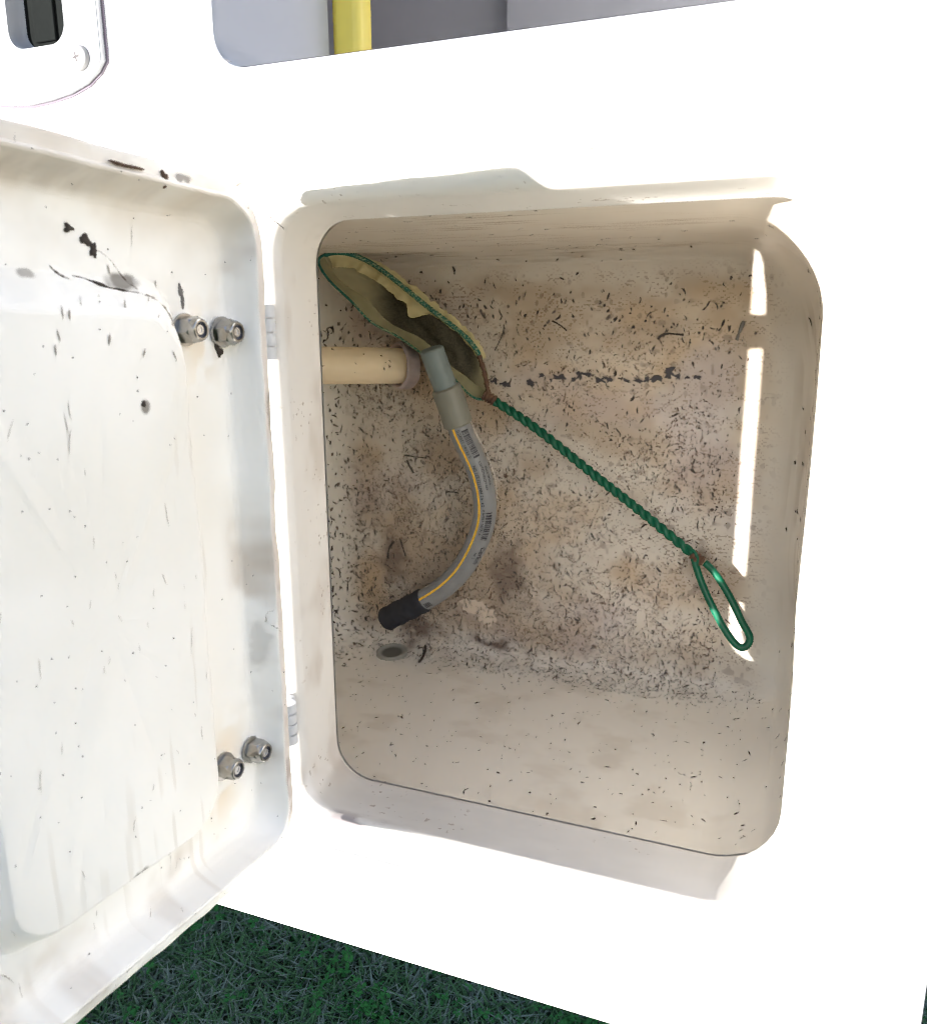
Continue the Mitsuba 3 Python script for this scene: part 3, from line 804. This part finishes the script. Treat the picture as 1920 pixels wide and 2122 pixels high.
labels[PL] = {'label': 'white plate with a rounded dark pocket and cross head screws, upper left'}
hl = [rrect(-0.4085, -0.369, 0.1400, 0.2095, 0.010), rrect(-0.4075, -0.370, 0.1410, 0.2085, 0.0095)]
add(PL + '__pocket_rim', loft([at_y(hl[0], YF - 0.0036), at_y(hl[1], YF - 0.001), at_y(hl[1], YF + 0.003), at_y(rrect(-0.4050, -0.3715, 0.1425, 0.2065, 0.0085), YF + 0.0052)]), 'plate_grey', smooth=40)
add(PL + '__pocket_back', box(-0.42, -0.36, YF + 0.0054, YF + 0.0075, 0.13, 0.22), 'pocket_grey', smooth=False)
lev = tm(box(-0.3985, -0.3835, YF + 0.0035, YF + 0.0051, 0.1450, 0.204, 0.0007))
add(PL + '__pull_lever', lev, 'pocket_grey', smooth=40)
sprof = m3.CrossSection([[(0, -0.0005), (0.0062, -0.0005), (0.0062, 0.0010), (0.0055, 0.0021), (0.0040, 0.0028), (0.0018, 0.0031), (0, 0.0031)]])
cross = (m3.Manifold.cube([0.0046, 0.0011, 0.004], True) + m3.Manifold.cube([0.0011, 0.0046, 0.004], True)).translate([0, 0, 0.0037])
screw = sprof.revolve(40)
for (x, z, a) in ((-0.3605, 0.1315, 12), (-0.4275, 0.1340, 50)):
    M = np.array([[1, 0, 0, x], [0, 0, -1, YF - 0.004], [0, 1, 0, z], [0, 0, 0, 1.0]])
    rot = trimesh.transformations.rotation_matrix(math.radians(a), [0, 0, 1])
    t = tm(screw - cross)
    t.apply_transform(M @ rot)
    sk = add(PL + '__screw', t, 'screw_white', smooth=30)
    t = tm((m3.Manifold.cube([0.0046, 0.0010, 0.0008], True) + m3.Manifold.cube([0.0010, 0.0046, 0.0008], True)).translate([0, 0, 0.0026]))
    t.apply_transform(M @ rot)
    add(PL + '__screw_slot', t, 'slot_dark', smooth=False)

# wheels under the body
for x in (-2.05,):
    for y in (0.16, 0.64):
        w = trimesh.creation.revolve([(0.17, -0.09), (0.29, -0.1), (0.33, -0.07), (0.335, 0), (0.33, 0.07), (0.29, 0.1), (0.17, 0.09)], sections=40)
        w.apply_transform(trimesh.transformations.rotation_matrix(math.pi / 2, [1, 0, 0]))
        w.apply_translation([x, y, GZ + 0.335])
        wk = add(B + '__wheel', w, 'black_rubber', smooth=40)
        r = trimesh.creation.revolve([(0, -0.03), (0.12, -0.05), (0.172, -0.085), (0.172, 0.085), (0.12, 0.05), (0, 0.03)], sections=40)
        r.apply_transform(trimesh.transformations.rotation_matrix(math.pi / 2, [1, 0, 0]))
        r.apply_translation([x, y, GZ + 0.335])
        add(wk + '__rim', r, 'zinc_metal', smooth=40)

# ------------------------------------------------------------------ cream pipe
PA, PBk = np.array([-0.432, 0.232, -0.0395]), np.array([-0.3490, 0.3555, -0.0455])
dp = (PBk - PA) / np.linalg.norm(PBk - PA)
cl = np.array([PA - dp * 0.05 + (PBk - PA + dp * 0.05) * t for t in np.linspace(0, 1, 12)])
cl = cl[cl[:, 0] > -0.52]
say('water_pipe', 'cream plastic pipe entering the locker from the left, with a grey collar at its end', 'pipe')
outer, inner = tube(cl, 0.0167, 40, ref=(0, 0, 1)), None
add('water_pipe__tube', outer, 'pvc_cream', smooth=40)
gp = np.random.default_rng(44)
n = 46
ti, ai = gp.uniform(0.25, 0.85, n), gp.uniform(-2.4, 0.6, n)
t_, e1_, e2_ = frames(cl, (0, 0, 1))
ax = cl[0] + (cl[-1] - cl[0]) * ti[:, None]
nn = np.cos(ai)[:, None] * e1_[0] + np.sin(ai)[:, None] * e2_[0]
tow = np.array([0, -0.7, 0.4])
nn = np.where(((nn * tow).sum(1) > -0.2)[:, None], nn, -nn)
K = add('water_pipe__dirt_specks', sliver_mesh(ax + nn * 0.0167, nn, gp.uniform(0.0015, 0.0045, n), gp.uniform(0.0006, 0.0013, n), gp.uniform(0, 3, n), gp), 'debris_brown', smooth=False)
labels[K] = {'kind': 'stuff'}
rl = []
ca = np.linspace(0, 2 * np.pi, 41)[:-1]
for (r, d) in ((0.0169, -0.004), (0.0190, -0.0155), (0.0206, -0.0165), (0.0222, -0.0145), (0.0218, -0.0100), (0.0224, -0.0060), (0.0214, -0.0025), (0.0170, -0.001)):
    base = PBk + dp * d
    jit = 1 + 0.03 * np.sin(ca * 3 + 1) + 0.02 * np.sin(ca * 7)
    rl.append(base + (r * jit)[:, None] * (np.cos(ca)[:, None] * e1_[0] + np.sin(ca)[:, None] * e2_[0]))
add('water_pipe__collar', loft(rl), 'ring_grey', smooth=40)
labels['water_pipe__collar'] = {'label': 'grimy grey collar where the cream pipe meets the back wall'}

# ------------------------------------------------------------------ grey hose with stub, coupling and black end
HP = [(-0.3013, 0.2960, -0.0266), (-0.2933, 0.3030, -0.0551), (-0.2868, 0.3080, -0.0774), (-0.2807, 0.3130, -0.1006), (-0.2691, 0.3190, -0.1294), (-0.2631, 0.3240, -0.1567), (-0.2641, 0.3280, -0.1827),
      (-0.2739, 0.3310, -0.2100), (-0.2915, 0.3340, -0.2389), (-0.3165, 0.3360, -0.2631), (-0.3462, 0.3370, -0.2827), (-0.3765, 0.3380, -0.3014)]
hc = spline(HP, 400)
harc = np.r_[0, np.cumsum(np.linalg.norm(np.diff(hc, axis=0), axis=1))]
HL = harc[-1]
say('flexible_hose', 'curved grey flexible hose with yellow stripe, printed barcodes and black end', 'hose')


def seg(a, b, n):
    t = np.linspace(a, b, n)
    return np.c_[[np.interp(t, harc, hc[:, k]) for k in range(3)]].T


S1, S2, S3 = 0.036, 0.072, HL - 0.055          # stub end, coupling end, tape start
RH = 0.0107


def ended(a, b, n, r, chamfer=0.0015, **kw):
    c = seg(a, b, n)
    rr_ = np.full(n, r)
    c = np.vstack([c[0], c[0], c, c[-1], c[-1]])
    eps = (c[3] - c[2]) * 1e-3
    c[0] -= eps * 2
    c[1] -= eps
    c[-2] += eps
    c[-1] += eps * 2
    rr_ = np.r_[r * 0.2, r - chamfer, rr_, r - chamfer, r * 0.2]
    c[2] += (c[3] - c[2]) / np.linalg.norm(c[3] - c[2]) * chamfer
    c[-3] -= (c[-3] - c[-4]) / np.linalg.norm(c[-3] - c[-4]) * chamfer
    return tube(c, rr_, 36, True, **kw)


add('flexible_hose__stub', ended(0.0, S1 + 0.01, 14, 0.0107), 'pvc_grey_blue', smooth=38)
labels['flexible_hose__stub'] = {'label': 'straight blue grey pipe stub plugged into the top of the coupling'}
add('flexible_hose__coupling', ended(S1, S2, 14, 0.0134), 'pvc_grey', smooth=38)
add('flexible_hose__sheath', tube(seg(S2 - 0.004, S3 + 0.004, 120), RH, 36), 'hose_grey', smooth=40)
nt = 40
tc = seg(S3, HL, nt)
tr = 0.0121 + 0.0004 * np.sin(np.linspace(0, 22, nt)) + 0.0002 * np.sin(np.linspace(0, 61, nt))
tr[-3:] = [0.0117, 0.0105, 0.0075]
tr[:2] = [0.0110, 0.0118]
add('flexible_hose__end_wrap', tube(tc, tr, 32), 'tape_black', smooth=40)
labels['flexible_hose__end_wrap'] = {'label': 'black tape wrapped round the lower end of the hose'}
ht, he1, he2 = frames(hc, (0.26, -0.965, 0.02))
# make the second axis point to the right of the picture when the hose runs down
if he2[200, 0] < 0:
    he2 = -he2


def on_hose(s, off, lift):
    """point at arc length s, sideways arc offset 'off' (to the right), height above the sheath."""
    c = np.c_[[np.interp(s, harc, hc[:, k]) for k in range(3)]].T
    a = np.c_[[np.interp(s, harc, he1[:, k]) for k in range(3)]].T
    b = np.c_[[np.interp(s, harc, he2[:, k]) for k in range(3)]].T
    phi = off / RH
    return c + (RH + lift)[:, None] * (np.cos(phi)[:, None] * a + np.sin(phi)[:, None] * b)


def wrap(mesh2, s0, off0):
    """bend a flat mesh (x along the hose, y to the right, z up) on to the sheath."""
    m = mesh2.copy()
    v_, f_ = trimesh.remesh.subdivide_to_size(m.vertices, m.faces, 0.004)
    return trimesh.Trimesh(on_hose(s0 + v_[:, 0], off0 + v_[:, 1], v_[:, 2] + 0.00005), f_, process=False)


ss = np.linspace(S2, S3, 120)
st_loops = []
for off, lift in ((-0.0011, 0.0), (-0.0011, 0.00022), (0.0011, 0.00022), (0.0011, 0.0)):
    st_loops.append(on_hose(ss, np.full(120, -0.0046 + off), np.full(120, lift)))
add('flexible_hose__stripe', loft([np.stack([l[k] for l in st_loops]) for k in range(120)]), 'stripe_yellow', smooth=40)
labels['flexible_hose__stripe'] = {'label': 'yellow stripe along the grey hose'}


def barcode(length, width, seed):
    g = np.random.default_rng(seed)
    x, out = 0.0, []
    while x < length:
        w = g.choice([0.0006, 0.0009, 0.0012, 0.0017])
        out.append(trimesh.creation.box(bounds=[[x, -width / 2, 0], [x + w, width / 2, 0.00012]]))
        x += w + g.choice([0.0005, 0.0007, 0.0011])
    return cat(out)


def hose_text(txt, s0, off, h, bold=True):
    t = meshkit.text_mesh(txt, h, 0.00012, bold)
    v_ = np.array(t.vertices)
    t.vertices = np.c_[v_[:, 0], v_[:, 1], v_[:, 2]]
    add('flexible_hose__print', wrap(t, s0, off), 'print_ink', smooth=False)


add('flexible_hose__print', wrap(barcode(0.0285, 0.0062, 3), S2 + 0.004, 0.0052), 'print_ink', smooth=False)
add('flexible_hose__print', wrap(barcode(0.0270, 0.0060, 4), S2 + 0.083, 0.0050), 'print_ink', smooth=False)
hose_text('0 34811 18721 5', S2 + 0.002, -0.0018, 0.0024)
hose_text('NO 1/2 (1) LNM 14-40', S2 + 0.0375, -0.0022, 0.0026)
hose_text('LISTED', S2 + 0.036, 0.0042, 0.0022)
hose_text('VERIFY REF', S2 + 0.047, 0.0038, 0.0020)
hose_text('MADE IN USA', S2 + 0.042, 0.0085, 0.0018)
hose_text('0 34811 18721 5', S2 + 0.080, -0.0014, 0.0022)
hose_text('Carlon', S2 + 0.117, 0.0062, 0.0046)
hose_text('NO. 1', S2 + 0.124, 0.0022, 0.0020)
add('flexible_hose__print', wrap(barcode(0.006, 0.006, 6), S3 - 0.0085, 0.0045), 'print_ink', smooth=False)
# clear film sleeve standing off along the outside of the bend
fs = np.linspace(S2 - 0.002, S2 + 0.075, 50)
edge = 0.0016 + 0.0012 * np.sin(np.linspace(0, 3.1, 50)) + 0.0003 * np.sin(np.linspace(0, 19, 50))
f0 = on_hose(fs, np.full(50, RH * 0.95), np.full(50, 0.0004))
f1 = on_hose(fs, np.full(50, RH * 1.35), edge)
fv = np.vstack([f0, f1])
k = np.arange(49)
add('flexible_hose__clear_film', trimesh.Trimesh(fv, np.vstack([np.c_[k, k + 1, k + 51], np.c_[k, k + 51, k + 50]]), process=False), 'clear_film_skin', smooth=True)
mat('film_edge', (0.75, 0.73, 0.70), rough=0.2)
add('flexible_hose__film_edge', tube(f1, 0.00028, 8), 'film_edge', smooth=True)

# ------------------------------------------------------------------ dip net with twisted green wire handle
say('dip_net', 'dip net of yellowed cloth with twisted green wire handle, leaning on the back wall', 'net')
H0, H1 = np.array([-0.2590, 0.3370, -0.0735]), np.array([-0.0755, 0.3385, -0.2003])
nh = 260
tt = np.linspace(0, 1, nh)
cen_ = H0 + (H1 - H0) * tt[:, None] + np.array([0, 0, 1]) * (0.0032 * np.sin(np.pi * tt) + 0.0008 * np.sin(3.3 * np.pi * tt))[:, None] + np.array([0.002, 0, 0]) * np.sin(2 * np.pi * tt)[:, None]
ct, c1, c2 = frames(cen_, (0, -1, 0))
for q in range(2):
    ph = 2 * np.pi * (tt * 13 + 0.10 * np.sin(tt * 9)) + q * np.pi
    strand = cen_ + 0.00185 * (np.cos(ph)[:, None] * c1 + np.sin(ph)[:, None] * c2)
    add('dip_net__handle_strand', tube(strand, 0.00255, 12), 'vinyl_green', smooth=True)
lp = spline([(-0.0755, 0.3370, -0.2008), (-0.0713, 0.3350, -0.2132), (-0.0612, 0.3330, -0.2353), (-0.0500, 0.3310, -0.2546), (-0.0390, 0.3300, -0.2703), (-0.0291, 0.3300, -0.2764), (-0.0245, 0.3310, -0.2708), (-0.0293, 0.3320, -0.2579), (-0.0388, 0.3330, -0.2408), (-0.0486, 0.3350, -0.2253), (-0.0578, 0.3365, -0.2134), (-0.0659, 0.3375, -0.2068)], 120)
add('dip_net__hanging_loop', tube(lp, 0.0031, 14), 'vinyl_green', smooth=True)
jn = spline([(-0.0762, 0.3365, -0.1995), (-0.0720, 0.3362, -0.2030), (-0.0672, 0.3365, -0.2062)], 20)
add('dip_net__rusty_joint', tube(jn, 0.0042 + 0.0006 * np.sin(np.linspace(0, 17, 20)), 14), 'rust_tape', smooth=True)
labels['dip_net__rusty_joint'] = {'label': 'rusty wrapped joint where the hanging loop closes'}
end = spline([(-0.0779, 0.3350, -0.1953), (-0.0735, 0.3330, -0.1978), (-0.0712, 0.3330, -0.2036), (-0.0718, 0.3340, -0.2099)], 20)
add('dip_net__wire_end', tube(end, 0.0014, 10), 'vinyl_green', smooth=True)
UP = spline([(-0.2700, 0.3350, -0.0375), (-0.2747, 0.3340, -0.0277), (-0.2940, 0.3300, -0.0087), (-0.3179, 0.3260, 0.0092), (-0.3518, 0.3180, 0.0367), (-0.3773, 0.3120, 0.0524), (-0.3909, 0.3060, 0.0565), (-0.4048, 0.3000, 0.0548)], 160)
LO = spline([(-0.4048, 0.3000, 0.0548), (-0.4107, 0.2970, 0.0496), (-0.4072, 0.2970, 0.0404), (-0.3822, 0.3040, 0.0134), (-0.3670, 0.3120, -0.0045), (-0.3479, 0.3200, -0.0158), (-0.3311, 0.3260, -0.0279), (-0.2908, 0.3340, -0.0599), (-0.2770, 0.3360, -0.0719), (-0.2651, 0.3370, -0.0725)], 160)
add('dip_net__rim', tube(np.vstack([UP, LO[1:]]), np.r_[np.full(160, 0.0022), np.full(159, 0.0011)], 12), 'thread_green', smooth=True)
labels['dip_net__rim'] = {'label': 'wire rim bound with green thread'}
bn = spline([(-0.2718, 0.3350, -0.0333), (-0.2673, 0.3340, -0.0460), (-0.2644, 0.3350, -0.0589), (-0.2629, 0.3360, -0.0706)], 60)
add('dip_net__neck_wire', tube(bn, 0.0021 + 0.0004 * np.sin(np.linspace(0, 30, 60)), 12), 'rust_tape', smooth=True)
kn = spline([(-0.2671, 0.3360, -0.0690), (-0.2620, 0.3360, -0.0715), (-0.2564, 0.3360, -0.0748)], 24)
add('dip_net__rusty_binding', tube(kn, 0.0046 + 0.0007 * np.sin(np.linspace(0, 25, 24)), 16), 'rust_tape', smooth=True)
# cloth hem: ruffled above the rim and folded over below it
g = np.random.default_rng(3)
u = np.linspace(0, 1, 160)
ut, u1, u2 = frames(UP, (0, -1, 0))
upd = u2 * np.sign(u2[:, 2:3])                     # in-plane direction, upwards
prof_up = 0.0062 * np.clip(np.minimum(1, (1 - u) * 2.2), 0.15, 1) * (1 + 0.45 * (meshkit.fbm(np.c_[u * 30, u * 0, u * 0], 3) - 0.5) * 2)
rufy = 0.003 * (meshkit.fbm(np.c_[u * 26, u * 0 + 5, u * 0], 2) - 0.5) * 2
hem_lo = 0.0035 + 0.002 * np.clip((0.2 - u) * 8, 0, 1) + 0.0085 * sstep(0.46, 0.56, u) + 0.0145 * np.exp(-((u - 0.44) / 0.055) ** 2) + 0.003 * (meshkit.fbm(np.c_[u * 13 + 1, u * 0, u * 0], 3) - 0.5)
hem = []
for k_, (fr_, dy) in enumerate(((1.0, 0.8), (0.5, 0.4), (0.0, -1.0))):
    hem.append(UP + upd * (prof_up * fr_)[:, None] + np.array([0, 1, 0]) * (rufy * dy + 0.0006)[:, None] + np.array([0, 0.0015, 0]))
for fr_ in (0.2, 0.45, 0.7, 0.9, 1.0):
    hem.append(UP - upd * (hem_lo * fr_)[:, None] + np.array([0, 1, 0]) * (rufy * fr_ + 0.0028 * np.sin(fr_ * 3) + 0.0022)[:, None])


def strip(rows):
    n_ = len(rows[0])
    v_ = np.vstack(rows)
    i_ = np.arange(n_ - 1)
    f_ = []
    for r_ in range(len(rows) - 1):
        a_, b_ = r_ * n_, (r_ + 1) * n_
        f_ += [np.c_[a_ + i_, a_ + i_ + 1, b_ + i_ + 1], np.c_[a_ + i_, b_ + i_ + 1, b_ + i_]]
    return trimesh.Trimesh(v_, np.vstack(f_), process=False)


add('dip_net__cloth_hem', strip(hem), 'net_cloth', smooth=True)
LOr = LO[::-1]
lt, l1, l2 = frames(LOr, (0, -1, 0))
lo_hem = [LOr + np.array([0, 0.001, 0]), LOr + np.array([0, 0.0035, 0]) + (UP - LOr) * 0.10, LOr + np.array([0, 0.006, 0]) + (UP - LOr) * (0.20 + 0.05 * np.sin(u * 21))[:, None]]
add('dip_net__lower_hem', strip(lo_hem), 'net_olive', smooth=True)
# the bag: sags from both rims towards the wall
bag = []
for f_ in np.linspace(0, 1, 22):
    row = UP * (1 - f_) + LOr * f_
    sag = np.sin(np.pi * f_) ** 0.7
    dep = 0.022 + 0.006 * np.sin(u * 9 + f_ * 5) + 0.004 * (meshkit.fbm(np.c_[u * 12, f_ * 6 + u * 0, u * 0], 3) - 0.5) * 2
    room = 0.352 - row[:, 1]
    row = row + np.array([0, 1, 0]) * np.minimum(sag * dep * np.sin(np.pi * np.clip(u, 0.06, 0.97)) ** 0.5 + 0.001, room)[:, None]
    row[:, 2] -= sag * 0.004 * np.sin(np.pi * u)
    bag.append(row)
add('dip_net__net_bag', strip(bag), 'net_mesh', smooth=True)
labels['dip_net__net_bag'] = {'label': 'dark sagging net bag inside the cloth hem'}

# ------------------------------------------------------------------ dry stalks stuck to the back wall, hairs, cable
STALK = [([(-0.2506, -0.0068), (-0.2540, -0.0165), (-0.2600, -0.0255), (-0.2640, -0.0300)], 0.0005, 0.014, 'thin curved dark stalk sticking out beside the net rim'),
         ([(-0.3585, -0.1325), (-0.3470, -0.1335), (-0.3347, -0.1340)], 0.0006, 0.0, 'straight dark stalk lying level left of the hose'),
         ([(-0.3555, -0.1371), (-0.3530, -0.1430), (-0.3485, -0.1497)], 0.0008, 0.0, 'short thick dark stalk just below the level one left of the hose'),
         ([(-0.3137, -0.1664), (-0.3070, -0.1660), (-0.3011, -0.1666)], 0.0006, 0.0, 'short level stalk close to the left side of the hose bend'),
         ([(-0.3715, -0.2219), (-0.3770, -0.2290), (-0.3786, -0.2404)], 0.0009, 0.0, 'curved dark stalk in the smear above the black hose end'),
         ([(-0.3644, -0.2187), (-0.3620, -0.2270), (-0.3589, -0.2358)], 0.0007, 0.0, 'straight dark stalk right of the curved one above the black hose end'),
         ([(-0.2103, -0.0040), (-0.2040, -0.0070), (-0.1970, -0.0123)], 0.0006, 0.0, 'dark slanting stalk on the upper back wall'),
         ([(-0.1173, -0.0195), (-0.1110, -0.0150), (-0.1035, -0.0150), (-0.0960, -0.0155)], 0.0009, 0.0, 'dark bent stalk on the upper right of the back wall'),
         ([(-0.0484, -0.0045), (-0.0505, -0.0110), (-0.0530, -0.0198)], 0.0014, 0.0, 'thick grey stalk beside the upper strip of sunlight')]
for pts, r, off, lab in STALK:
    n = len(pts)
    c = spline([(x, wall_y(x, z) - r - off * (1 - k_ / (n - 1)), z) for k_, (x, z) in enumerate(pts)], 24)
    k = add('dry_stalk', tube(c, r * (1 + 0.25 * np.sin(np.linspace(0, 7, 24))), 7), 'debris_dark' if 'grey' not in lab else 'debris_grey', smooth=True)
    say(k, lab, 'stalk', 'dry stalks on the back wall of the locker')
k = add('curled_scrap', tube(spline([(-0.3365, 0.3500, LZ0 + 0.0085), (-0.3335, 0.3420, LZ0 + 0.0040), (-0.3318, 0.3310, LZ0 + 0.0018), (-0.3310, 0.3220, LZ0 + 0.0010)], 20), np.r_[0.0005, np.full(18, 0.0013), 0.0005], 8), 'debris_dark', smooth=True)
say(k, 'dark curled scrap on the floor just right of the grey drain', 'debris')
k = add('hair_strand', tube(spline([(-0.2563, -0.0195, 0.0556), (-0.2551, -0.008, 0.0507), (-0.2536, 0.0055, 0.0446)], 30), 0.0002, 6), 'debris_dark', smooth=True)
say(k, 'fine dark hair across the top corner of the hatch door', 'hair')
k = add('hair_strand', tube(spline([(-0.2695, YF - 0.0006, 0.1210), (-0.277, YF - 0.0006, 0.1225), (-0.2850, YF - 0.0006, 0.1195), (-0.2930, YF - 0.0006, 0.1105)], 30), 0.00014, 6), 'debris_grey', smooth=True)
say(k, 'fine grey hair on the white panel below the window corner', 'hair')
k = add('power_cable', tube(spline([(-0.150, 0.385, 0.45), (-0.146, 0.383, 0.33), (-0.137, 0.382, 0.2665), (-0.126, 0.383, 0.33), (-0.121, 0.385, 0.45)], 60), 0.004, 12), 'black_rubber', smooth=True)
say(k, 'black cable hanging inside the window opening', 'cable')
